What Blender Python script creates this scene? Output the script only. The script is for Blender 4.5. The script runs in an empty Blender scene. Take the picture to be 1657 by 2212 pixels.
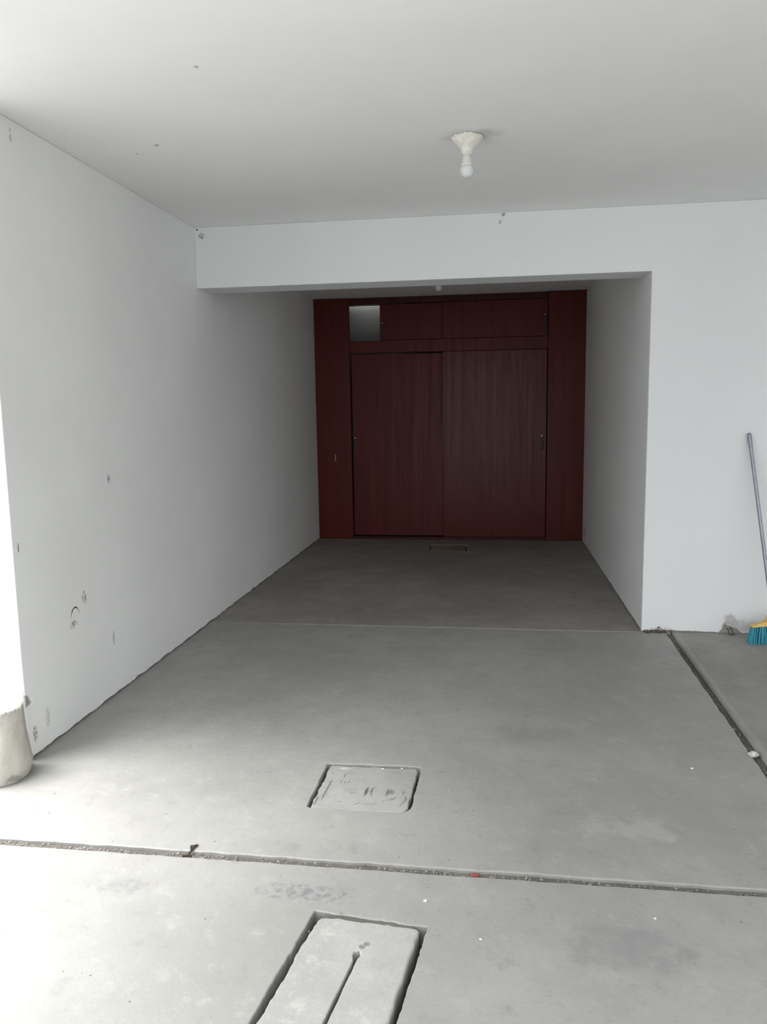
import bpy, bmesh, math, random
from mathutils import Vector, Matrix, noise

scene = bpy.context.scene
COL = scene.collection
random.seed(7)

# ------------------------------------------------------------------ camera
FPX, YAW, PIT, ROL = 1677.6, 0.141929, 0.134688, -0.01573
CAM = Vector((1.922, 0.0, 1.45))
F_ = Vector((-math.sin(YAW)*math.cos(PIT), math.cos(YAW)*math.cos(PIT), -math.sin(PIT)))
R_ = Vector((math.cos(YAW), math.sin(YAW), 0))
U_ = R_.cross(F_)
R2 = R_*math.cos(ROL) + U_*math.sin(ROL)
U2 = -R_*math.sin(ROL) + U_*math.cos(ROL)
cam_d = bpy.data.cameras.new('camera')
cam_d.sensor_fit = 'VERTICAL'
cam_d.sensor_height = 36.0
cam_d.sensor_width = 36.0*1657/2212
cam_d.lens = FPX*36.0/2212
cam_d.clip_start = 0.05
cam_d.clip_end = 200
cam = bpy.data.objects.new('camera', cam_d)
COL.objects.link(cam)
m = Matrix((R2, U2, -F_)).transposed().to_4x4()
m.translation = CAM
cam.matrix_world = m
scene.camera = cam

# ------------------------------------------------------------------ light
scene.view_settings.view_transform = 'Standard'
scene.view_settings.look = 'None'
scene.view_settings.gamma = 1.0
scene.view_settings.use_curve_mapping = False
scene.view_settings.exposure = 0.13

SKY = 4.85
SUN = 6.5
world = bpy.data.worlds.new('overcast_sky')
scene.world = world
world.use_nodes = True
wn = world.node_tree
wn.nodes.clear()
w_out = wn.nodes.new('ShaderNodeOutputWorld')
w_bg = wn.nodes.new('ShaderNodeBackground')
w_tc = wn.nodes.new('ShaderNodeTexCoord')
w_sep = wn.nodes.new('ShaderNodeSeparateXYZ')
w_map = wn.nodes.new('ShaderNodeMapRange')          # standard overcast sky: zenith three times the horizon
w_map.inputs['From Min'].default_value = 0.0
w_map.inputs['From Max'].default_value = 1.0
w_map.inputs['To Min'].default_value = SKY/3
w_map.inputs['To Max'].default_value = SKY
wn.links.new(w_tc.outputs['Generated'], w_sep.inputs[0])
wn.links.new(w_sep.outputs['Z'], w_map.inputs['Value'])
wn.links.new(w_map.outputs[0], w_bg.inputs['Strength'])
w_bg.inputs['Color'].default_value = (0.965, 0.985, 1.0, 1)
wn.links.new(w_bg.outputs[0], w_out.inputs['Surface'])

sun_d = bpy.data.lights.new('hazy_sun', 'SUN')
sun_d.energy = SUN
sun_d.angle = math.radians(34)
sun_d.color = (1.0, 0.985, 0.96)
sun = bpy.data.objects.new('hazy_sun', sun_d)
COL.objects.link(sun)
sun.location = (-6, -3, 9)
sd = Vector((0.42, 0.06, -1.0)).normalized()         # direction the light travels
sun.rotation_euler = sd.to_track_quat('-Z', 'Y').to_euler()

# ------------------------------------------------------------------ dimensions
YE, YB, YB2, YK = 2.845, 4.995, 5.24, 8.365
ZC, ZB, Z2, XJ = 2.615, 2.232, 2.604, 2.860
XR = 8.0
YROOF = -0.9

# ------------------------------------------------------------------ helpers
def tag(o, label=None, cat=None, kind=None, group=None):
    if label: o['label'] = label
    if cat: o['category'] = cat
    if kind: o['kind'] = kind
    if group: o['group'] = group
    return o

def obj(name, bm, mat, parent=None, matrix=None, smooth=False):
    me = bpy.data.meshes.new(name)
    bm.normal_update()
    bm.to_mesh(me)
    bm.free()
    if smooth:
        for p in me.polygons: p.use_smooth = True
    me.materials.append(mat)
    o = bpy.data.objects.new(name, me)
    COL.objects.link(o)
    if parent is not None: o.parent = parent
    if matrix is not None: o.matrix_local = matrix
    return o

def empty(name, loc=(0, 0, 0), rot=None):
    o = bpy.data.objects.new(name, None)
    o.empty_display_size = 0.1
    COL.objects.link(o)
    o.location = loc
    if rot: o.rotation_euler = rot
    return o

def box(bm, x0, x1, y0, y1, z0, z1, bev=0.0, seg=2):
    r = bmesh.ops.create_cube(bm, size=1.0)
    vs = r['verts']
    for v in vs:
        v.co = Vector(((x0+x1)/2 + v.co.x*(x1-x0), (y0+y1)/2 + v.co.y*(y1-y0), (z0+z1)/2 + v.co.z*(z1-z0)))
    if bev > 0:
        es = list({e for v in vs for e in v.link_edges})
        bmesh.ops.bevel(bm, geom=es, offset=bev, segments=seg, affect='EDGES', profile=0.6)
    return vs

def boxobj(name, dims, mat, parent=None, bev=0.0, seg=2):
    bm = bmesh.new()
    box(bm, *dims, bev=bev, seg=seg)
    return obj(name, bm, mat, parent)

def lathe(bm, prof, n=32, c=(0, 0, 0), wob=None):
    rings = []
    for (r, z) in prof:
        ring = []
        for i in range(n):
            a = 2*math.pi*i/n
            rr = r
            if wob: rr = r + wob(a, z, r)
            ring.append(bm.verts.new((c[0]+rr*math.cos(a), c[1]+rr*math.sin(a), c[2]+z)))
        rings.append(ring)
    for a, b in zip(rings, rings[1:]):
        for i in range(n):
            j = (i+1) % n
            bm.faces.new((a[i], a[j], b[j], b[i]))
    bm.faces.new(list(reversed(rings[0])))
    bm.faces.new(rings[-1])
    bmesh.ops.recalc_face_normals(bm, faces=bm.faces)

def tube(bm, p0, p1, r0, r1=None, n=14):
    p0, p1 = Vector(p0), Vector(p1)
    r1 = r0 if r1 is None else r1
    d = (p1-p0).normalized()
    a = d.orthogonal().normalized()
    b = d.cross(a)
    A = [bm.verts.new(p0 + (a*math.cos(t)+b*math.sin(t))*r0) for t in [2*math.pi*i/n for i in range(n)]]
    B = [bm.verts.new(p1 + (a*math.cos(t)+b*math.sin(t))*r1) for t in [2*math.pi*i/n for i in range(n)]]
    fs = []
    for i in range(n):
        j = (i+1) % n
        fs.append(bm.faces.new((A[i], A[j], B[j], B[i])))
    fs.append(bm.faces.new(list(reversed(A))))
    fs.append(bm.faces.new(B))
    bmesh.ops.recalc_face_normals(bm, faces=fs)

def resample(pts, step):
    out = []
    n = len(pts)
    for i in range(n):
        a, b = Vector(pts[i]), Vector(pts[(i+1) % n])
        k = max(1, int((b-a).length/step))
        for t in range(k):
            out.append(a.lerp(b, t/k))
    return out

def jitter(pts, amp, freq, seed, corner=0.0):
    """push an outline in and out along its normal with smooth noise"""
    n = len(pts)
    out = []
    for i, p in enumerate(pts):
        t = (pts[(i+1) % n] - pts[i-1])
        if t.length < 1e-9: t = Vector((1, 0))
        t.normalize()
        nn = Vector((t.y, -t.x))
        q = Vector((p.x*freq, p.y*freq, seed*3.7))
        d = noise.noise(q) + 0.5*noise.noise(q*2.7) + 0.3*noise.noise(q*6.1)
        out.append(p + nn*d*amp)
    return out

def offset_in(pts, d):
    n = len(pts)
    out = []
    area = sum(pts[i].x*pts[(i+1) % n].y - pts[(i+1) % n].x*pts[i].y for i in range(n))
    s = 1 if area > 0 else -1
    for i, p in enumerate(pts):
        t = (pts[(i+1) % n] - pts[i-1])
        if t.length < 1e-9: t = Vector((1, 0))
        t.normalize()
        out.append(p + Vector((-t.y, t.x))*d*s)
    return out

def plate(bm, outer, holes, ztop, zbot, bev, bevz=None, hbev=None):
    """flat slab with (possibly ragged) outline, worn edge and holes; loops are lists of 2D Vectors"""
    bevz = bev if bevz is None else bevz
    top_edges = []
    def ring(pts, z):
        return [bm.verts.new((p.x, p.y, z)) for p in pts]
    def skin(a, b):
        n = len(a)
        for i in range(n):
            j = (i+1) % n
            bm.faces.new((a[i], a[j], b[j], b[i]))
    for k, loop in enumerate([outer] + list(holes)):
        sgn = 1 if k == 0 else -1
        if k and hbev is not None: bev = bevz = hbev
        lo = ring(loop, zbot)
        r1 = ring(loop, ztop-bevz)
        r2 = ring(offset_in(loop, sgn*bev*0.35), ztop-bevz*0.35)
        r3 = ring(offset_in(loop, sgn*bev), ztop)
        skin(lo, r1); skin(r1, r2); skin(r2, r3)
        n = len(r3)
        for i in range(n):
            e = bm.edges.get((r3[i], r3[(i+1) % n]))
            top_edges.append(e)
    bmesh.ops.triangle_fill(bm, use_beauty=True, use_dissolve=False, edges=top_edges, normal=(0, 0, 1))
    bmesh.ops.recalc_face_normals(bm, faces=bm.faces)
    # make sure up is up
    for f in bm.faces:
        if abs(f.calc_center_median().z-ztop) < 1e-6 and f.calc_area() > 1e-4:
            if f.normal.z < 0:
                bmesh.ops.reverse_faces(bm, faces=bm.faces)
            break

def rect(x0, x1, y0, y1):
    return [(x0, y0), (x1, y0), (x1, y1), (x0, y1)]

def round_rect(pts, radii, k=6):
    """round the corners of a convex quad"""
    out = []
    n = len(pts)
    P = [Vector(p) for p in pts]
    for i in range(n):
        a, b, c = P[i-1], P[i], P[(i+1) % n]
        r = radii[i]
        if r <= 0: out.append(b); continue
        u = (a-b).normalized(); v = (c-b).normalized()
        for t in range(k+1):
            s = t/k
            out.append((b+u*r)*(1-s)**2 + b*2*s*(1-s) + (b+v*r)*s*s)
    return out

# ------------------------------------------------------------------ materials
def newmat(name):
    mt = bpy.data.materials.new(name)
    mt.use_nodes = True
    nt = mt.node_tree
    return mt, nt, nt.nodes['Principled BSDF']

def N(nt, t, **kw):
    n = nt.nodes.new(t)
    for k, v in kw.items(): setattr(n, k, v)
    return n

def noise_tex(nt, vec, scale, detail=4, rough=0.6):
    n = N(nt, 'ShaderNodeTexNoise')
    n.inputs['Scale'].default_value = scale
    n.inputs['Detail'].default_value = detail
    n.inputs['Roughness'].default_value = rough
    nt.links.new(vec, n.inputs['Vector'])
    return n.outputs['Fac']

def maprange(nt, val, a, b, c, d, smooth=True):
    n = N(nt, 'ShaderNodeMapRange')
    n.interpolation_type = 'SMOOTHSTEP' if smooth else 'LINEAR'
    for i, x in zip(('From Min', 'From Max', 'To Min', 'To Max'), (a, b, c, d)):
        n.inputs[i].default_value = x
    nt.links.new(val, n.inputs['Value'])
    return n.outputs['Result']

def mixcol(nt, fac, a, b):
    n = N(nt, 'ShaderNodeMix', data_type='RGBA')
    if isinstance(fac, float): n.inputs[0].default_value = fac
    else: nt.links.new(fac, n.inputs[0])
    for s, v in ((6, a), (7, b)):
        if isinstance(v, tuple): n.inputs[s].default_value = (*v, 1)
        else: nt.links.new(v, n.inputs[s])
    return n.outputs[2]

def math_n(nt, op, a, b=None):
    n = N(nt, 'ShaderNodeMath', operation=op)
    for i, v in enumerate((a, b)):
        if v is None: continue
        if isinstance(v, (int, float)): n.inputs[i].default_value = v
        else: nt.links.new(v, n.inputs[i])
    return n.outputs[0]

def world_pos(nt):
    return N(nt, 'ShaderNodeNewGeometry').outputs['Position']

def bump(nt, height, strength, dist=0.01, prev=None):
    b = N(nt, 'ShaderNodeBump')
    b.inputs['Strength'].default_value = strength
    b.inputs['Distance'].default_value = dist
    nt.links.new(height, b.inputs['Height'])
    if prev is not None: nt.links.new(prev, b.inputs['Normal'])
    return b.outputs['Normal']

def mark(nt, pos, center, radii, nscale, lo=0.55, hi=0.75, edge=1.0):
    """mask of a ragged stain: an ellipsoid broken up by noise (a mark with a place of its own)"""
    s = N(nt, 'ShaderNodeVectorMath', operation='SUBTRACT')
    nt.links.new(pos, s.inputs[0]); s.inputs[1].default_value = center
    d = N(nt, 'ShaderNodeVectorMath', operation='DIVIDE')
    nt.links.new(s.outputs[0], d.inputs[0]); d.inputs[1].default_value = radii
    l = N(nt, 'ShaderNodeVectorMath', operation='LENGTH')
    nt.links.new(d.outputs[0], l.inputs[0])
    fall = maprange(nt, l.outputs['Value'], 0.0, edge, 1.0, 0.0)
    nz = noise_tex(nt, pos, nscale, 5, 0.65)
    mul = math_n(nt, 'MULTIPLY', fall, nz)
    return maprange(nt, mul, lo*0.6, hi*0.6, 0.0, 1.0)

def mat_paint(name, base, marks=(), rough=0.75, bstr=0.12, dirt=0.05):
    mt, nt, b = newmat(name)
    pos = world_pos(nt)
    n1 = noise_tex(nt, pos, 1.3, 5, 0.6)
    n2 = noise_tex(nt, pos, 9.0, 5, 0.6)
    dark = tuple(c*(1-dirt) for c in base)
    col = mixcol(nt, maprange(nt, n1, 0.35, 0.7, 0, 1), dark, base)
    col = mixcol(nt, maprange(nt, n2, 0.62, 0.8, 0, 0.35), col, tuple(c*(1-dirt*1.6) for c in base))
    for (c, r, ns, lo, hi, mc, st) in marks:
        k = mark(nt, pos, c, r, ns, lo, hi)
        col = mixcol(nt, math_n(nt, 'MULTIPLY', k, st), col, mc)
    nt.links.new(col, b.inputs['Base Color'])
    b.inputs['Roughness'].default_value = rough
    b.inputs['Specular IOR Level'].default_value = 0.3
    h = math_n(nt, 'ADD', math_n(nt, 'MULTIPLY', noise_tex(nt, pos, 3.0, 3), 1.2), math_n(nt, 'MULTIPLY', noise_tex(nt, pos, 60, 4), 0.15))
    nt.links.new(bump(nt, h, bstr, 0.02), b.inputs['Normal'])
    return mt

def mat_concrete(name, base, var=0.25, patches=(), rough=0.6, bstr=0.25, spec=0.35, fine=1.0):
    mt, nt, b = newmat(name)
    pos = world_pos(nt)
    n1 = noise_tex(nt, pos, 0.9, 6, 0.62)
    n2 = noise_tex(nt, pos, 4.2, 6, 0.65)
    n3 = noise_tex(nt, pos, 22.0, 5, 0.65)
    n4 = noise_tex(nt, pos, 130.0, 3, 0.6)
    n5 = noise_tex(nt, pos, 10.0, 10, 0.78)
    lo = tuple(c*(1-var) for c in base)
    hi = tuple(min(1, c*(1+var*0.7)) for c in base)
    col = mixcol(nt, maprange(nt, n1, 0.33, 0.68, 0, 1), lo, hi)
    col = mixcol(nt, maprange(nt, n2, 0.45, 0.75, 0, 0.55), col, lo)
    col = mixcol(nt, maprange(nt, n3, 0.56, 0.75, 0, 0.4*fine), col, tuple(c*0.72 for c in base))
    col = mixcol(nt, maprange(nt, n4, 0.62, 0.74, 0, 0.45*fine), col, tuple(min(1, c*1.45) for c in base))
    col = mixcol(nt, maprange(nt, n4, 0.36, 0.26, 0, 0.5*fine), col, tuple(c*0.55 for c in base))
    col = mixcol(nt, maprange(nt, n5, 0.52, 0.68, 0, 0.6*fine), col, tuple(min(1, c*1.22) for c in base))
    col = mixcol(nt, maprange(nt, n5, 0.46, 0.32, 0, 0.7*fine), col, tuple(c*0.74 for c in base))
    for (c, r, ns, lo_, hi_, mc, st) in patches:
        k = mark(nt, pos, c, r, ns, lo_, hi_)
        col = mixcol(nt, math_n(nt, 'MULTIPLY', k, st), col, mc)
    nt.links.new(col, b.inputs['Base Color'])
    r_ = maprange(nt, n2, 0.3, 0.7, rough-0.08, rough+0.12)
    nt.links.new(r_, b.inputs['Roughness'])
    b.inputs['Specular IOR Level'].default_value = spec
    h = math_n(nt, 'ADD', math_n(nt, 'MULTIPLY', n2, 1.0), math_n(nt, 'MULTIPLY', n3, 0.5))
    h = math_n(nt, 'ADD', h, math_n(nt, 'MULTIPLY', n4, 0.18))
    nt.links.new(bump(nt, h, bstr, 0.012), b.inputs['Normal'])
    return mt

def mat_plain(name, base, rough=0.6, spec=0.4, metal=0.0, var=0.12, scale=30, bstr=0.0):
    mt, nt, b = newmat(name)
    pos = world_pos(nt)
    n1 = noise_tex(nt, pos, scale, 4)
    col = mixcol(nt, maprange(nt, n1, 0.3, 0.7, 0, 1), tuple(c*(1-var) for c in base), tuple(min(1, c*(1+var)) for c in base))
    nt.links.new(col, b.inputs['Base Color'])
    b.inputs['Roughness'].default_value = rough
    b.inputs['Specular IOR Level'].default_value = spec
    b.inputs['Metallic'].default_value = metal
    if bstr: nt.links.new(bump(nt, n1, bstr, 0.004), b.inputs['Normal'])
    return mt

def mat_wood(name, base, dark, rough=0.42, spec=0.22):
    mt, nt, b = newmat(name)
    pos = world_pos(nt)
    mp = N(nt, 'ShaderNodeMapping')
    mp.inputs['Scale'].default_value = (1.0, 1.0, 0.045)
    nt.links.new(pos, mp.inputs['Vector'])
    g1 = noise_tex(nt, mp.outputs[0], 26, 6, 0.65)
    g2 = noise_tex(nt, mp.outputs[0], 120, 4, 0.6)
    g3 = noise_tex(nt, pos, 1.1, 4, 0.55)
    col = mixcol(nt, maprange(nt, g1, 0.32, 0.7, 0, 1), dark, base)
    col = mixcol(nt, maprange(nt, g2, 0.5, 0.72, 0, 0.5), col, dark)
    col = mixcol(nt, maprange(nt, g3, 0.4, 0.7, 0, 0.5), col, tuple(c*0.7 for c in base))
    nt.links.new(col, b.inputs['Base Color'])
    nt.links.new(maprange(nt, g1, 0.3, 0.7, rough+0.08, rough-0.05), b.inputs['Roughness'])
    b.inputs['Specular IOR Level'].default_value = spec
    nt.links.new(bump(nt, g2, 0.10, 0.003), b.inputs['Normal'])
    return mt

GREY = (0.20, 0.20, 0.19)
WALL = (0.81, 0.818, 0.812)
M_wall_left = mat_paint('white_wall_paint', WALL, marks=[
    ((0, 3.365, 0.575), (0.03, 0.065, 0.10), 65, .60, .84, (0.28, 0.28, 0.27), 0.9),
    ((0, 3.255, 0.475), (0.03, 0.09, 0.055), 65, .60, .84, (0.25, 0.25, 0.24), 0.9),
    ((0, 3.67, 1.11), (0.03, 0.055, 0.07), 85, .60, .84, (0.25, 0.25, 0.25), 0.9),
    ((0, 2.885, 0.90), (0.03, 0.012, 0.05), 20, .4, .55, (0.25, 0.25, 0.25), 0.8),
    ((0, 3.0, 0.13), (0.03, 0.06, 0.16), 90, .56, .9, (0.36, 0.37, 0.35), 0.55),
    ((0, 2.9, 0.10), (0.03, 0.05, 0.12), 110, .60, .84, (0.25, 0.25, 0.23), 0.85),
    ((0, 3.62, 0.30), (0.03, 0.03, 0.12), 40, .55, .7, (0.35, 0.36, 0.35), 0.6),
    ((0, 3.05, 2.55), (0.03, 0.03, 0.08), 60, .60, .84, (0.3, 0.28, 0.26), 0.7),
], rough=0.7, bstr=0.10)
M_wall_back = mat_paint('pale_wall_paint', (0.735, 0.755, 0.765), marks=[
    ((0.022, YB, 2.600), (0.025, 0.05, 0.022), 90, .60, .84, (0.10, 0.09, 0.08), 0.95),
    ((0.05, YB, 2.56), (0.07, 0.05, 0.07), 110, .60, .84, (0.2, 0.18, 0.16), 0.8),
    ((1.975, YB, 2.60), (0.05, 0.05, 0.03), 70, .60, .84, (0.2, 0.18, 0.16), 0.8),
    ((1.955, YB, 2.555), (0.03, 0.05, 0.04), 70, .60, .84, (0.3, 0.28, 0.26), 0.7),
    ((3.40, YB, 0.06), (0.12, 0.05, 0.16), 22, .42, .72, (0.42, 0.41, 0.40), 0.9),
    ((3.47, YB, 0.05), (0.22, 0.05, 0.12), 14, .42, .9, (0.52, 0.52, 0.51), 0.9),
    ((3.36, YB, 0.05), (0.05, 0.05, 0.08), 50, .60, .84, (0.24, 0.23, 0.22), 0.85),
    ((2.98, YB, 0.02), (0.18, 0.05, 0.04), 60, .60, .84, (0.25, 0.24, 0.22), 0.8),
], rough=0.7, bstr=0.07, dirt=0.03)
M_wall_right = mat_paint('passage_wall_paint', (0.83, 0.835, 0.83), marks=[
    ((XJ, 5.30, 2.56), (0.05, 0.05, 0.06), 70, .60, .84, (0.25, 0.24, 0.22), 0.8),
    ((XJ, 8.2, 0.12), (0.05, 0.25, 0.18), 30, .5, .8, (0.4, 0.38, 0.36), 0.6),
], rough=0.7, bstr=0.10)
M_ceil = mat_paint('white_ceiling_paint', (0.845, 0.85, 0.845), marks=[
    ((1.82, 3.585, ZC), (0.26, 0.17, 0.05), 10, .25, .9, (0.42, 0.41, 0.39), 0.6),  # dirt round the lamp, widened to paint in the lamp's shadow
    ((0.907, 2.735, ZC), (0.03, 0.05, 0.05), 60, .60, .84, (0.35, 0.34, 0.32), 0.8),
    ((0.43, 3.46, ZC), (0.05, 0.06, 0.05), 60, .60, .84, (0.35, 0.34, 0.32), 0.8),
    ((0.30, 3.55, ZC), (0.02, 0.03, 0.05), 60, .60, .84, (0.35, 0.34, 0.32), 0.7),
], rough=0.8, bstr=0.16, dirt=0.035)
M_core = mat_concrete('grey_render', (0.30, 0.29, 0.27), 0.2)
M_floor = mat_concrete('floor_concrete', (0.305, 0.301, 0.288), 0.13, patches=[
    ((1.36, 2.11, 0), (0.50, 0.15, 0.05), 45, .62, 1.0, (0.175, 0.179, 0.187), 0.9),
    ((0.80, 2.08, 0), (0.35, 0.15, 0.05), 40, .62, 1.0, (0.20, 0.20, 0.206), 0.7),
    ((2.3, 1.98, 0), (0.5, 0.25, 0.05), 16, .45, .9, (0.20, 0.205, 0.21), 0.5),
    ((2.1, 3.35, 0), (0.5, 0.22, 0.05), 14, .40, .85, (0.22, 0.22, 0.215), 0.5),
    ((2.4, 2.6, 0), (0.5, 0.25, 0.05), 10, .50, .85, (0.40, 0.39, 0.37), 0.45),
], rough=0.52, bstr=0.22, spec=0.4)
M_floor_back = mat_concrete('old_floor_concrete', (0.27, 0.255, 0.235), 0.18, rough=0.6, bstr=0.3, spec=0.3)
M_floor_right = mat_concrete('right_floor_concrete', (0.27, 0.264, 0.25), 0.18, rough=0.55, bstr=0.22, spec=0.35)
M_lid = mat_concrete('lid_concrete', (0.40, 0.395, 0.38), 0.22, rough=0.5, bstr=0.3, spec=0.4)
M_asph = mat_concrete('street_asphalt', (0.075, 0.075, 0.078), 0.2, rough=0.85)
M_pave = mat_concrete('pavement_concrete', (0.46, 0.455, 0.44), 0.15)
M_lid1 = mat_concrete('hatch_concrete', (0.33, 0.325, 0.315), 0.22, rough=0.55, bstr=0.35)
M_dirt = mat_concrete('joint_dirt', (0.15, 0.142, 0.128), 0.4, rough=0.9, bstr=0.8, spec=0.1)
M_pit = mat_plain('pit_soil', (0.05, 0.047, 0.042), 0.95, 0.1, var=0.3)
M_grit = mat_plain('grit', (0.22, 0.208, 0.19), 0.85, 0.2, var=0.45, scale=90)
M_chip = mat_plain('white_chip', (0.82, 0.81, 0.78), 0.6, 0.3, var=0.1)
M_boll = mat_concrete('bollard_concrete', (0.44, 0.425, 0.38), 0.12, patches=[((0.05, 2.655, 0.02), (0.10, 0.10, 0.05), 30, .5, .9, (0.22, 0.21, 0.19), 0.9), ((0.06, 2.68, 0.16), (0.06, 0.06, 0.16), 14, .55, 1.0, (0.33, 0.315, 0.28), 0.6)], rough=0.75, bstr=0.5, spec=0.25, fine=0.5)
M_wood = mat_wood('red_stained_wood', (0.112, 0.0135, 0.0105), (0.080, 0.009, 0.0075))
M_wood_gloss = mat_wood('glossy_red_wood', (0.112, 0.0135, 0.0105), (0.080, 0.009, 0.0075), rough=0.30, spec=0.21)
M_wood_dark = mat_wood('dark_red_wood', (0.070, 0.012, 0.010), (0.04, 0.008, 0.007))
M_hand = mat_plain('maroon_metal', (0.03, 0.004, 0.004), 0.45, 0.5)
M_nail = mat_plain('nail_steel', (0.75, 0.72, 0.7), 0.35, 0.5, metal=0.7)
M_porc = mat_plain('porcelain', (0.70, 0.685, 0.63), 0.35, 0.5, var=0.10, scale=40, bstr=0.2)
M_bulbw = mat_plain('bulb_body', (0.70, 0.70, 0.67), 0.35, 0.5, var=0.04)
M_bulbf = mat_plain('frosted_bulb', (0.64, 0.665, 0.675), 0.25, 0.5, var=0.03)
M_inner = mat_paint('closet_plaster', (0.5, 0.5, 0.49), rough=0.85)
M_steel = mat_plain('broom_handle_grey', (0.24, 0.25, 0.29), 0.28, 0.6, metal=0.6, var=0.1)
M_capb = mat_plain('black_plastic', (0.03, 0.03, 0.035), 0.4)
M_yell = mat_plain('yellow_plastic', (0.66, 0.42, 0.09), 0.45, 0.5)
M_teal = mat_plain('teal_bristle', (0.035, 0.30, 0.40), 0.5, 0.4, var=0.35, scale=120)
M_red = mat_plain('red_plastic', (0.24, 0.065, 0.065), 0.6)
M_twig = mat_plain('dry_twig', (0.055, 0.04, 0.03), 0.8, 0.2, var=0.3)

# ------------------------------------------------------------------ floor
floor = tag(empty('floor'), 'worn grey concrete floor cast in slabs with dirty joints', 'floor', 'structure')

def slab(name, outline, holes, mat, seed, z=0.0, depth=0.10, step=0.02, amp=0.003, bev=0.006, bevz=0.004):
    o = jitter(resample(outline, step), amp, 17.0, seed)
    hs = [jitter(resample(h, 0.010), 0.0042, 20.0, seed+5+i) for i, h in enumerate(holes)]
    bm = bmesh.new()
    plate(bm, o, hs, z, z-depth, bev, bevz, hbev=0.0035)
    return obj(name, bm, mat, floor)

H1 = round_rect([(1.247, 2.612), (1.627, 2.606), (1.636, 2.976), (1.250, 2.966)], [0.01, 0.055, 0.02, 0.015])
H2 = [(1.245, 0.90), (1.605, 0.92), (1.742, 2.000), (1.412, 2.034)]
H3 = [(1.27, 7.72), (1.66, 7.70), (1.655, 8.06), (1.27, 8.08)]

slab('unseen_street_slab', rect(-14, XR+8, -16, -3.6), [], M_asph, 7, z=-0.06, step=0.2)  # unseen dark ground, added to shape the reflection in the closet door
slab('unseen_pavement_slab', rect(-5, XR+3, -3.58, -0.16), [], M_pave, 6)  # unseen pale ground, added to bounce light up to the ceiling
slab('front_slab', rect(-5, XR, -0.14, 2.252), [H2], M_floor, 1, amp=0.003, bev=0.005, bevz=0.003)
slab('middle_slab', [(-5, 2.292), (2.966, 2.286), (3.008, 4.955), (3.010, 4.972), (-5, 4.972)], [H1], M_floor, 2, amp=0.0045, bev=0.006, bevz=0.003)
slab('right_slab', [(3.006, 2.286), (XR, 2.29), (XR, 5.1), (3.046, 5.1)], [], M_floor_right, 3, z=0.004)
slab('yard_slab', rect(-5, -0.13, 4.984, 9.2), [], M_pave, 8)
slab('back_slab', rect(-0.1, 3.04, 4.984, 9.2), [H3], M_floor_back, 4, z=0.002, bev=0.004, bevz=0.003)
bm = bmesh.new()
plate(bm, [Vector(p) for p in rect(-5, XR, -2.6, 9.2)],
      [[Vector(p) for p in rect(1.15, 1.80, 0.80, 2.10)], [Vector(p) for p in rect(1.20, 1.70, 2.55, 3.03)], [Vector(p) for p in rect(1.20, 1.72, 7.64, 8.14)]],
      -0.012, -0.024, 0.001)
obj('joint_bed', bm, M_dirt, floor)
for (x0, x1, y0, y1) in ((1.10, 1.85, 0.75, 2.15), (1.15, 1.75, 2.50, 3.08), (1.15, 1.77, 7.59, 8.19)):
    bm = bmesh.new()
    box(bm, x0, x1, y0, y1, -0.16, -0.10)
    obj('pit_bottom', bm, M_pit, floor)

# raised lip of old mortar along the long groove
bm = bmesh.new()
pts = []
for i in range(110):
    t = i/109
    y = 2.30 + t*2.66
    x = 3.014 + 0.0405*(t)
    pts.append((x, y))
prev = None
for (x, y) in pts:
    w = 0.018 + 0.010*noise.noise(Vector((x*5, y*7, 1)))*(1.0)
    h = 0.010 + 0.004*noise.noise(Vector((x*5, y*9, 4)))
    ring = [bm.verts.new((x-0.012, y, -0.010)), bm.verts.new((x-0.008+0.003*noise.noise(Vector((0, y*30, 2))), y, h*0.8)), bm.verts.new((x+w*0.5, y, h)), bm.verts.new((x+w+0.012, y, 0.002))]
    if prev:
        for a in range(3):
            bm.faces.new((prev[a], prev[a+1], ring[a+1], ring[a]))
    prev = ring
bmesh.ops.recalc_face_normals(bm, faces=bm.faces)
obj('mortar_lip', bm, mat_concrete('mortar', (0.30, 0.295, 0.28), 0.15, bstr=0.4), floor, smooth=True)

def pebble(bm, x, y, z, s, rnd):
    r = bmesh.ops.create_icosphere(bm, subdivisions=1, radius=s)
    sx, sy, sz = rnd.uniform(.6, 1.3), rnd.uniform(.6, 1.3), rnd.uniform(.4, .8)
    for v in r['verts']:
        k = 1 + rnd.uniform(-.2, .2)
        v.co = Vector((x + v.co.x*sx*k, y + v.co.y*sy*k, z + v.co.z*sz*k))

rnd = random.Random(3)
bm = bmesh.new()
for i in range(900):
    x = rnd.uniform(0.0, 3.1)
    y = 2.272 + rnd.gauss(0, 0.010)
    pebble(bm, x, y, -0.011, rnd.choice((.0015, .002, .003, .003, .004, .006)), rnd)
for i in range(160):
    t = rnd.random()
    pebble(bm, 2.983+0.041*t+rnd.gauss(0, .004), 2.3+t*2.65, -0.009, rnd.choice((.002, .003, .005)), rnd)
tag(obj('joint_grit', bm, M_grit, floor), kind='stuff')
bm = bmesh.new()
for i in range(420):
    x = rnd.uniform(0.1, 4.0); y = rnd.uniform(1.5, 4.8)
    pebble(bm, x, y, 0.0005, rnd.choice((.0012, .0015, .002, .003)), rnd)
tag(obj('floor_grit', bm, M_grit, floor), kind='stuff')

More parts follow.
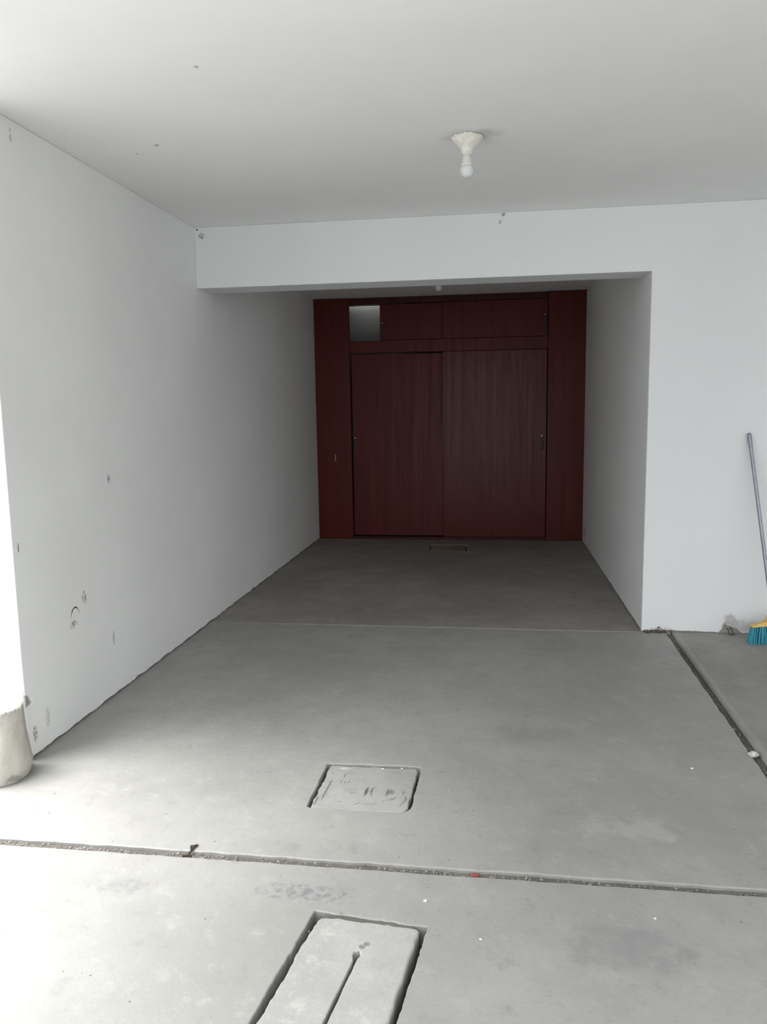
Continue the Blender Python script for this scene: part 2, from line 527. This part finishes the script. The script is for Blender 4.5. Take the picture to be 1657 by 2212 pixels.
# ------------------------------------------------------------------ hatch (square cast cover in the middle slab)
hatch = tag(empty('hatch_cover', (1.44, 2.79, 0)), 'square concrete hatch with scratched marks in the middle slab', 'hatch')
def local(pts, o): return [(p[0]-o.location.x, p[1]-o.location.y) for p in pts]
L1 = round_rect([(1.257, 2.616), (1.617, 2.611), (1.622, 2.958), (1.266, 2.951)], [0.012, 0.055, 0.02, 0.012])
bm = bmesh.new()
plate(bm, jitter(resample(local([tuple(p) for p in L1], hatch), 0.012), 0.0065, 22, 11), [], -0.003, -0.09, 0.004, 0.004)
obj('lid', bm, M_lid1, hatch)
# broken mortar rim: left, top and right pieces
def ribbon(bm, pts, w, z0, z1, seed, amp=0.35):
    P = resample_open(pts, 0.008)
    prev = None
    for i, p in enumerate(P):
        t = (P[min(i+1, len(P)-1)] - P[max(i-1, 0)]).normalized()
        n = Vector((-t.y, t.x))
        taper = min(1, i/3, (len(P)-1-i)/3)*0.9 + 0.1
        ww = w*(1 + amp*noise.noise(Vector((p.x*40, p.y*40, seed))))*taper
        a = p - n*ww; b = p + n*ww
        mid = p + n*ww*0.2
        ring = [bm.verts.new((a.x, a.y, z0)), bm.verts.new((mid.x, mid.y, z0+(z1-z0)*taper)), bm.verts.new((b.x, b.y, z0))]
        if prev:
            for k in range(2):
                bm.faces.new((prev[k], prev[k+1], ring[k+1], ring[k]))
        prev = ring
    bmesh.ops.recalc_face_normals(bm, faces=bm.faces)
def resample_open(pts, step):
    out = []
    for a, b in zip(pts, pts[1:]):
        a, b = Vector(a), Vector(b)
        k = max(1, int((b-a).length/step))
        out += [a.lerp(b, t/k) for t in range(k)]
    out.append(Vector(pts[-1]))
    return out
ox, oy = hatch.location.x, hatch.location.y
for k, (pts, w, h) in enumerate([
        ([(1.288, 2.66), (1.296, 2.83)], 0.004, 0.003), ([(1.268, 2.62), (1.272, 2.70)], 0.004, 0.003),
        ([(1.30, 2.925), (1.36, 2.93)], 0.005, 0.004), ([(1.58, 2.64), (1.60, 2.70), (1.595, 2.74)], 0.005, 0.004)]):
    bm = bmesh.new()
    ribbon(bm, [(x-ox, y-oy) for (x, y) in pts], w, -0.004, h, k+1)
    obj('rim_fragment', bm, M_lid1, hatch)
def px2floor(x, y, z=0.0):
    d = F_ + R2*((x-828.5)/FPX) - U2*((y-1106)/FPX)
    t = (z-CAM.z)/d.z
    q = CAM + d*t
    return (q.x, q.y)
M_scr = mat_concrete('shaded_mark_cement', (0.22, 0.215, 0.205), 0.2)  # darker grey paints the shade inside the incised strokes
strokes = [
    [(796, 1697), (789, 1718)], [(793, 1700), (785, 1719)],
    [(812, 1698), (804, 1703), (800, 1712), (803, 1720)],
    [(838, 1702), (833, 1720)], [(843, 1702), (838, 1717)], [(847, 1703), (843, 1716)], [(851, 1705), (848, 1715)],
    [(828, 1727), (840, 1728), (850, 1725), (855, 1719)],
    [(744, 1671), (758, 1669), (764, 1673)], [(742, 1680), (747, 1670)],
    [(722, 1728), (732, 1731), (740, 1729)], [(740, 1700), (746, 1707), (757, 1712), (770, 1710)],
    [(758, 1706), (760, 1702)], [(764, 1706), (766, 1702)], [(770, 1705), (772, 1700)],
    [(864, 1706), (872, 1710), (868, 1718)], [(760, 1738), (775, 1734), (790, 1737)],
    [(734, 1690), (740, 1684)], [(742, 1692), (748, 1686)], [(750, 1690), (757, 1684)],
]
for s, st in enumerate(strokes):
    q = [px2floor(*p) for p in st]
    bm = bmesh.new()
    ribbon(bm, [(x-ox, y-oy) for (x, y) in q], 0.0030, -0.0032, 0.0022, s, amp=0.2)
    obj('scratch', bm, M_scr, hatch)

# ------------------------------------------------------------------ long slotted lid in the front slab
lid = tag(empty('slab_cover', (1.5, 1.5, 0)), 'pale slotted concrete cover slab in the foreground floor', 'cover')
L2 = round_rect([(1.262, 0.93), (1.590, 0.945), (1.722, 1.982), (1.431, 2.006)], [0.01, 0.01, 0.018, 0.03])
slot = [(1.434, 1.05), (1.444, 1.05), (1.569, 1.846), (1.576, 1.862), (1.570, 1.878), (1.556, 1.874), (1.554, 1.860), (1.559, 1.84)]
bm = bmesh.new()
plate(bm, jitter(resample(local([tuple(p) for p in L2], lid), 0.012), 0.0065, 16, 21),
      [jitter(resample(local(slot, lid), 0.012), 0.0012, 24, 31)], 0.004, -0.09, 0.005, 0.005, hbev=0.003)
obj('lid', bm, M_lid, lid)

bm = bmesh.new()
ribbon(bm, [(1.43-1.5, 2.016-1.5), (1.58-1.5, 2.004-1.5), (1.725-1.5, 1.990-1.5)], 0.024, -0.012, -0.001, 6)
obj('dirt_fill', bm, M_dirt, lid)
bm = bmesh.new()
for (x, y) in ((1.585, 1.905), (1.574, 1.893)):
    lathe(bm, [(0.009, 0.0035), (0.0075, 0.0052), (0.005, 0.0042), (0.003, 0.0041)], 14, (x-1.5, y-1.5, 0))
tag(obj('pock_marks', bm, M_scr, lid), kind='stuff')

# ------------------------------------------------------------------ small hatch by the closet
hatch3 = tag(empty('drain_cover', (1.46, 7.89, 0)), 'small dark floor cover just in front of the red closet', 'hatch')
bm = bmesh.new()
plate(bm, jitter(resample(local([(1.285, 7.735), (1.64, 7.715), (1.636, 8.04), (1.287, 8.06)], hatch3), 0.02), 0.006, 14, 41), [], 0.001, -0.09, 0.006)
obj('lid', bm, mat_concrete('drain_lid_concrete', (0.24, 0.20, 0.17), 0.3), hatch3)
bm = bmesh.new()
ribbon(bm, [(-0.14, 0.10), (0.0, 0.11), (0.12, 0.10)], 0.010, 0.0, 0.005, 5)
obj('rim', bm, M_dirt, hatch3)

# ------------------------------------------------------------------ walls
def wall(name, dims, label, mat=M_core):
    return tag(boxobj(name, dims, mat), label, 'wall', 'structure')

def plaster(parent, outline, matrix, mat, seed, ragged, thick=0.012, step=0.03):
    """painted plaster coat whose edges named in 'ragged' (index: amplitude) are broken"""
    P = []
    n = len(outline)
    for i in range(n):
        a, b = Vector(outline[i]), Vector(outline[(i+1) % n])
        amp = ragged.get(i, 0.0)
        k = max(1, int((b-a).length/(step if amp else 0.25)))
        nn = Vector((-(b-a).normalized().y, (b-a).normalized().x))
        for t in range(k):
            p = a.lerp(b, t/k)
            if amp and t:
                q = Vector((p.x*11, p.y*11, seed))
                d = noise.noise(q)+.6*noise.noise(q*2.6)+.4*noise.noise(q*6)
                p = p + nn*amp*(0.9*max(d, -0.25)+0.25)
            P.append(p)
    bm = bmesh.new()
    plate(bm, P, [], thick, 0.0, 0.004, 0.004)
    return obj('plaster', bm, mat, parent, matrix)

T = 0.012
# left wall: inner face at X = 0, free end towards the street
w_left = wall('wall_left', (-0.24, -T, YE+T, 9.3, 0, ZC), 'long white painted wall on the left with a chipped base')
ML = Matrix(((0, 0, 1, -T), (1, 0, 0, 0), (0, 1, 0, 0), (0, 0, 0, 1)))     # local (u,v,w) -> (X=w-T, Y=u, Z=v)
corner = [(YE, ZC), (YE, 0.42), (YE+0.004, 0.285), (YE+0.036, 0.272), (YE+0.055, 0.236), (YE+0.012, 0.228), (YE+0.004, 0.12), (YE+0.012, 0.02)]
plaster(w_left, [(YE+0.012, 0.004), (9.3, 0.004), (9.3, ZC), *corner[:-1]], ML, M_wall_left, 51, {0: 0.012, 5: .004, 6: .006, 7: .006, 8: .004, 9: .004, 10: .005})
ME = Matrix(((1, 0, 0, 0), (0, 0, -1, YE+T), (0, 1, 0, 0), (0, 0, 0, 1)))   # local (u,v,w) -> (X=u, Y=YE+T-w, Z=v)
pl = plaster(w_left, [(-0.24, 0.01), (-0.004, 0.01), (-0.002, ZC), (-0.24, ZC)], ME, M_wall_left, 52, {0: 0.006})
pl.name = 'end_plaster'
bm = bmesh.new()
box(bm, -0.20, -0.0135, YE+T-0.002, YE+0.09, 0.215, 0.295)
obj('exposed_render', bm, M_core, w_left)

bm = bmesh.new()
arc = [(3.275 + 0.036*math.cos(a), 0.505 + 0.045*math.sin(a)) for a in [math.radians(10+t*17) for t in range(11)]]
ribbon(bm, arc, 0.0035, 0.0, 0.0018, 9, amp=0.6)
obj('plaster_crack', bm, M_twig, w_left, Matrix(((0, 0, 1, 0.0004), (1, 0, 0, 0), (0, 1, 0, 0), (0, 0, 0, 1))))

# wall facing the camera: beam and right part
w_back = wall('wall_back', (XJ+T, XR, YB+T, YB2, 0, ZC), 'pale painted wall right of the passage, broom leaning on it')
beam = tag(boxobj('trim_1', (0, XJ+T, YB+T, YB2, ZB, ZC), M_wall_back, bev=0.0), 'white painted ceiling beam over the passage opening', 'beam', 'structure')
MB_ = Matrix(((1, 0, 0, 0), (0, 0, -1, YB+T), (0, 1, 0, 0), (0, 0, 0, 1)))
LPL = [(0.0, ZB), (XJ, ZB), (XJ, 0.004), (XJ+0.13, 0.012), (3.33, 0.004), (3.37, 0.055), (3.44, 0.03), (3.47, 0.004), (XR, 0.004), (XR, ZC), (0.0, ZC)]
plaster(w_back, LPL, MB_, M_wall_back, 53, {2: 0.008, 3: 0.007, 4: .006, 5: .012, 6: .012, 7: .004}, step=0.02)
w_right = wall('wall_right', (XJ+T, XJ+0.25, YB2, 9.3, 0, ZC), 'white wall on the right side of the dark passage', M_core)
MR = Matrix(((0, 0, -1, XJ+T), (-1, 0, 0, 0), (0, 1, 0, 0), (0, 0, 0, 1)))  # local (u,v,w) -> (X=XJ+T-w, Y=-u, Z=v)
plaster(w_right, [(-9.3, 0.004), (-YB-0.0125, 0.004), (-YB-0.0125, ZC), (-9.3, ZC)], MR, M_wall_right, 54, {0: 0.010})
w_end = wall('wall_end', (-0.24, XJ+0.25, 9.2, 9.3, 0, ZC), 'wall closing the space behind the red closet', M_inner)
w_side = wall('wall_side', (XR, XR+0.2, 2.6, YB2, 0, ZC), 'white side wall of the covered parking beyond the broom', M_wall_right)

# ------------------------------------------------------------------ ceiling
bm = bmesh.new()
box(bm, 0.0, XR+0.2, YROOF, YE, ZC, ZC+0.22)
box(bm, -0.24, XR+0.2, YE, YB+0.05, ZC, ZC+0.22)
box(bm, -0.24, XJ+0.25, YB+0.05, 9.115, Z2, ZC+0.22)
box(bm, -0.24, XJ+0.25, 9.17, 9.30, Z2, ZC+0.22)
box(bm, 0.75, XJ+0.25, 9.115, 9.17, Z2, ZC+0.22)          # narrow slot, added to let sky light graze the closet back
box(bm, -0.24, 0.20, 9.115, 9.17, Z2, ZC+0.22)
tag(obj('ceiling', bm, M_ceil), 'white painted ceiling slab, faintly stained', 'ceiling', 'structure')

# ------------------------------------------------------------------ red closet across the passage end
closet = tag(empty('closet', (1.43, YK, 0)), 'dark red wooden built-in closet with sliding doors across the passage', 'closet')
def cpart(name, x0, x1, y0, y1, z0, z1, mat=M_wood, parent=closet, bev=0.003):
    cx, cy, cz = closet.location
    px, py, pz = (0, 0, 0)
    if parent is not closet:
        px, py, pz = parent.location
    bm = bmesh.new()
    # mesh built about its own centre-bottom so that children can hang on it
    ax, ay, az = (x0+x1)/2, (y0+y1)/2, z0
    box(bm, x0-ax, x1-ax, y0-ay, y1-ay, 0, z1-z0, bev=bev, seg=1)
    o = obj(name, bm, mat, parent)
    o.location = (ax-cx-px, ay-cy-py, az-cz-pz)
    return o
g = 0.003
cpart('side_panel', 0.002, 0.385, YK, YK+0.04, 0.003, Z2-0.003)
cpart('side_panel', 2.478, XJ-0.002, YK, YK+0.04, 0.003, Z2-0.003)
cpart('top_rail', 0.386, 2.477, YK+0.035, YK+0.09, 2.535, Z2-0.003, M_wood_dark)  # darker wood puts the shadow of the recess into the colour
cpart('middle_rail', 0.386, 2.477, YK+0.006, YK+0.09, 2.022, 2.150)
cpart('bottom_rail', 0.386, 2.477, YK+0.012, YK+0.09, 0.003, 0.030, M_wood_dark)
cpart('divider', 1.385, 1.402, YK+0.034, YK+0.5, 0.031, 2.021, M_wood_dark)
cpart('shelf', 0.386, 2.477, YK+0.10, YK+0.60, 2.10, 2.125, M_wood_dark)
d1 = cpart('sliding_door', 0.395, 1.40, YK+0.040, YK+0.062, 0.042, 2.008)
d2 = cpart('sliding_door', 1.384, 2.470, YK+0.010, YK+0.032, 0.033, 2.020, M_wood_gloss)
d3 = cpart('upper_door', 0.713, 1.405, YK+0.050, YK+0.070, 2.156, 2.530)
d4 = cpart('upper_door', 1.386, 2.474, YK+0.020, YK+0.040, 2.153, 2.532)

def pull(door, X, Z, h=0.115, hook=0):
    """flush finger pull: backplate, dark hollow and a bright nail head"""
    cx, cy, cz = closet.location
    lx, ly, lz = door.location
    yfront = {d1: YK+0.040, d2: YK+0.010, d3: YK+0.050, d4: YK+0.020}[door]
    bm = bmesh.new()
    w = 0.016
    box(bm, -w, w, -0.006, 0.0, -h/2, h/2, bev=0.004)
    box(bm, -w*0.55, w*0.55, -0.016, -0.006, -h/2+0.01, -h/2+0.03, bev=0.003)
    box(bm, -w*0.55, w*0.55, -0.016, -0.006, h/2-0.03, h/2-0.01, bev=0.003)
    box(bm, -w*0.5, w*0.5, -0.026, -0.014, -h/2+0.008, h/2-0.008, bev=0.004)
    if hook:
        box(bm, w*0.2, w+0.032, -0.014, -0.002, h/2-0.035, h/2-0.010, bev=0.003)
    o = obj('pull_handle', bm, M_hand, door)
    o.location = (X-cx-lx, yfront-cy-ly, Z-cz-lz)
    bm = bmesh.new()
    tube(bm, (-0.004, 0.0, h/2+0.012), (-0.004, -0.006, h/2+0.012), 0.008, 0.005, 10)
    n_ = obj('nail_head', bm, M_nail, door)
    n_.location = o.location
pull(d1, 0.425, 1.045)
pull(d2, 2.425, 1.045, 0.125, 1)
pull(d4, 2.448, 2.285, 0.15)
pull(d3, 0.742, 2.265, 0.12)
cpart('back_panel', 0.002, XJ-0.002, 9.17, 9.195, 0.003, 2.60, M_inner)
cpart('paint_scratch', 0.203, 0.207, YK-0.0016, YK+0.001, 0.87, 0.94, M_chip, bev=0.0004)

# ------------------------------------------------------------------ ceiling lamps
def lamp(loc, label, seed):
    r = tag(empty('ceiling_lamp', loc), label, 'lamp')
    bm = bmesh.new()
    prof = [(0.060, 0.0), (0.0665, -0.006), (0.0665, -0.014), (0.060, -0.023), (0.047, -0.036), (0.034, -0.048), (0.026, -0.057), (0.0245, -0.064), (0.024, -0.072), (0.0, -0.072)]
    prof[-1] = (0.004, -0.072)
    def wob(a, z, rr):
        return (0.0035*noise.noise(Vector((math.cos(a)*3, math.sin(a)*3, z*40+seed)))) if z > -0.03 else 0
    lathe(bm, prof, 40, wob=wob)
    # lumps of old paint round the rim
    rr = random.Random(seed)
    for i in range(16):
        a = rr.uniform(0, 6.283)
        q = bmesh.ops.create_icosphere(bm, subdivisions=2, radius=rr.uniform(.007, .013))
        for v in q['verts']:
            v.co = Vector((0.060*math.cos(a)+v.co.x, 0.060*math.sin(a)+v.co.y, -0.008+v.co.z*0.7))
    obj('porcelain_base', bm, M_porc, r, smooth=True)
    bm = bmesh.new()
    lathe(bm, [(0.0215, -0.066), (0.0215, -0.0765), (0.018, -0.078)], 28)
    obj('socket_collar', bm, M_porc, r, smooth=True)
    bm = bmesh.new()
    lathe(bm, [(0.0185, -0.076), (0.0187, -0.092), (0.0205, -0.104), (0.0245, -0.118), (0.0275, -0.126)], 28)
    bulb = obj('bulb', bm, M_bulbw, r, smooth=True)
    bm = bmesh.new()
    prof = [(0.0275, -0.126), (0.0295, -0.134), (0.030, -0.143), (0.0285, -0.153), (0.0245, -0.162), (0.018, -0.169), (0.010, -0.173), (0.002, -0.1745)]
    lathe(bm, prof, 28)
    obj('frosted_dome', bm, M_bulbf, bulb, smooth=True)
    return r
lamp((1.801, 3.60, ZC), 'bare white bulb in a porcelain holder on the main ceiling', 5)
lamp((1.445, 6.9, Z2), 'small bulb half hidden behind the beam, hanging in the passage', 9)

# ------------------------------------------------------------------ concrete bollard at the wall end
boll = tag(empty('bollard', (-0.035, 2.712, 0)), 'short round concrete bollard standing at the left wall end', 'bollard')
bm = bmesh.new()
prof = [(0.106, 0.0), (0.110, 0.012), (0.113, 0.03), (0.116, 0.06)]
z = 0.08
while z < 0.27:
    prof.append((0.118 - 0.022*(z/0.28), z)); z += 0.02
prof += [(0.0965, 0.272), (0.0955, 0.284), (0.093, 0.291), (0.087, 0.294), (0.06, 0.296), (0.03, 0.297), (0.004, 0.297)]
def wobb(a, z, r):
    q = Vector((math.cos(a)*2.2, math.sin(a)*2.2, z*9))
    d = 0.004*noise.noise(q) + 0.0022*noise.noise(q*3.1)
    if 0.265 < z < 0.293: d += 0.005*noise.noise(q*5)
    if z < 0.045 and r > 0.05:
        d -= 0.011*max(0, noise.noise(Vector((math.cos(a)*1.7+4, math.sin(a)*1.7, 3)))+0.15)*(1-z/0.05)
    return d*min(1, r/0.09)
lathe(bm, prof, 72, wob=wobb)
obj('shaft', bm, M_boll, boll, smooth=True)
bm = bmesh.new()
rr = random.Random(2)
for i in range(26):
    a = rr.uniform(0, 6.283)
    s = rr.uniform(.004, .009)
    q = bmesh.ops.create_icosphere(bm, subdivisions=1, radius=s)
    for v in q['verts']:
        v.co = Vector((0.090*math.cos(a)+v.co.x*1.4, 0.090*math.sin(a)+v.co.y*1.4, 0.290+v.co.z*0.7))
tag(obj('rough_rim', bm, M_boll, boll, smooth=True), kind='stuff')

# ------------------------------------------------------------------ broom leaning on the wall
broom = tag(empty('broom', (3.585, 4.80, 0.0)), 'broom with teal bristles leaning on the right wall', 'broom')
top = Vector((3.452, YB-0.014, 1.255)) - broom.location
neck = Vector((3.587, 4.818, 0.150)) - broom.location
axis = (top-neck).normalized()
bm = bmesh.new()
tube(bm, neck - axis*0.02, top - axis*0.055, 0.0105, n=18)
obj('handle', bm, M_steel, broom, smooth=False)
bm = bmesh.new()
tube(bm, top - axis*0.06, top - axis*0.006, 0.0118, n=18)
tube(bm, top - axis*0.006, top, 0.0118, 0.009, n=18)
hc = obj('handle_cap', bm, M_steel, broom)
bm = bmesh.new()
tube(bm, top - axis*0.001, top + axis*0.002, 0.0075, 0.0065, n=14)
obj('cap_end', bm, M_capb, hc)
# head block: rounded trapezoid, high in the middle
sx = Vector((1, 0, 0)); sx = (sx - axis*sx.dot(axis)).normalized()
sy = axis.cross(sx)
base = neck - axis*0.020
def hp(u, v, w): return base + sx*u + sy*v + axis*w
bm = bmesh.new()
prof2 = [(-0.130, -0.018), (0.130, -0.018), (0.132, -0.010), (0.120, -0.004), (0.070, 0.006), (0.032, 0.022), (0.020, 0.060), (-0.020, 0.060), (-0.032, 0.022), (-0.070, 0.006), (-0.120, -0.004), (-0.132, -0.010)]
rows = []
for (vv, sc) in ((-0.030, 0.93), (-0.024, 1.0), (0.024, 1.0), (0.030, 0.93)):
    rows.append([bm.verts.new(hp(u*sc, vv*(1.0 if abs(u) > .03 or w < .03 else .6), w*sc)) for (u, w) in prof2])
n = len(prof2)
for a, b in zip(rows, rows[1:]):
    for i in range(n):
        bm.faces.new((a[i], a[(i+1) % n], b[(i+1) % n], b[i]))
bm.faces.new(rows[0]); bm.faces.new(list(reversed(rows[-1])))
bmesh.ops.recalc_face_normals(bm, faces=bm.faces)
obj('head_block', bm, M_yell, broom)
bm = bmesh.new()
rr = random.Random(12)
for i in range(19):
    for j in range(5):
        u = -0.122 + 0.244*i/18; v = -0.020 + 0.040*j/4
        for k in range(5):
            uu = u + rr.uniform(-.0035, .0035); v2 = v + rr.uniform(-.003, .003)
            p0 = hp(uu, v2, -0.014)
            fan = 1.0 + 0.16
            p1 = hp((uu-0.004)*fan + rr.uniform(-.004, .004), v2*1.7 + rr.uniform(-.005, .005), -0.06)
            p1.z = rr.uniform(0.0015, 0.010)
            tube(bm, p0, p1, 0.0022, 0.0018, n=5)
tag(obj('bristles', bm, M_teal, broom), kind='stuff')

# ------------------------------------------------------------------ small debris
def scrap(name, loc, label, cat, mat, s, seed, flat=0.5):
    bm = bmesh.new()
    r = bmesh.ops.create_icosphere(bm, subdivisions=2, radius=1.0)
    for v in r['verts']:
        k = 1 + 0.35*noise.noise(v.co*1.6 + Vector((seed, 0, 0)))
        v.co = Vector((v.co.x*s[0]*k, v.co.y*s[1]*k, v.co.z*s[2]*k))
    zmin = min(v.co.z for v in bm.verts)
    for v in bm.verts: v.co.z -= zmin
    o = obj(name, bm, mat)
    o.location = loc
    return tag(o, label, cat)
scrap('plastic_scrap', (1.868, 2.270, -0.012), 'tiny red plastic scrap lying in the front floor joint', 'scrap', M_red, (0.016, 0.009, 0.005), 3)
scrap('mortar_lump', (2.985, 3.215, -0.006), 'whitish mortar lump on the edge of the long groove', 'lump', mat_plain('mortar_lump_grey', (0.48, 0.47, 0.44), 0.8, 0.2, var=0.25, scale=80), (0.019, 0.017, 0.012), 8)
for i, (x, y, s, lab) in enumerate([
        (919, 1947, .006, 'small white paint chip above the slotted cover'),
        (1038, 2030, .004, 'small white paint chip right of the slotted cover'),
        (827, 1660, .005, 'white chip lying on the upper edge of the square hatch'),
        (868, 1659, .004, 'tiny white chip near the upper right corner of the hatch'),
        (1495, 1661, .006, 'pale chip on the floor left of the mortar lump'),
        (1415, 1985, .004, 'tiny pale chip on the front slab at the right')]):
    x, y = px2floor(x, y)
    scrap('paint_chip', (x, y, -0.003 if i in (2, 3) else 0.0), lab, 'chip', M_chip, (s, s*0.8, s*0.35), i)

def twiggy(name, loc, label, cat, segs, r, mat):
    bm = bmesh.new()
    for a, b in segs:
        tube(bm, a, b, r, r*0.7, n=6)
    o = obj(name, bm, mat)
    o.location = loc
    return tag(o, label, cat)
twiggy('dry_twig', (0.93, 2.275, -0.008), 'dark bit of twig caught in the front joint at left', 'twig',
       [((0, -.012, .004), (.005, .01, .012)), ((.005, .01, .012), (.006, .03, .014)), ((.006, .03, .014), (.014, .042, .012)), ((-.006, .03, .012), (.012, .036, .013)), ((-.018, -.012, .003), (.012, -.008, .005)), ((-.004, .022, .012), (.010, .028, .016))], 0.0045, M_twig)
twiggy('wall_wire', (3.395, 4.975, 0.006), 'bent wire end sticking out of the broken wall base', 'wire',
       [((-.02, .012, .03), (-.02, -.01, .035)), ((-.02, -.01, .035), (-.012, -.03, .004)), ((-.012, -.03, .004), (.02, -.03, .002)), ((.0, .012, .035), (.004, -.015, .03)), ((.004, -.015, .03), (.01, -.03, .003))], 0.003, M_twig)
rr = random.Random(77)
bm = bmesh.new()
for i in range(160):
    x = 2.875 + abs(rr.gauss(0, .06)); y = 4.992 - abs(rr.gauss(0, .010)); 
    pebble(bm, x, y, rr.uniform(0.001, 0.012), rr.choice((.004, .006, .008)), rr)
tag(obj('rubble', bm, mat_plain('rubble_brown', (0.12, 0.105, 0.09), 0.9, 0.1, var=0.4, scale=60)), 'dark rubble and dust heaped at the foot of the passage corner', 'rubble', 'stuff')
twiggy('dry_stalk', (2.945, 4.975, 0.004), 'dry stalk standing in the rubble at the passage corner', 'twig',
       [((0, 0, 0), (.012, .0, .03)), ((.012, 0, .03), (.018, .0, .04)), ((.012, 0, .028), (.028, .0, .034))], 0.0025, M_twig)
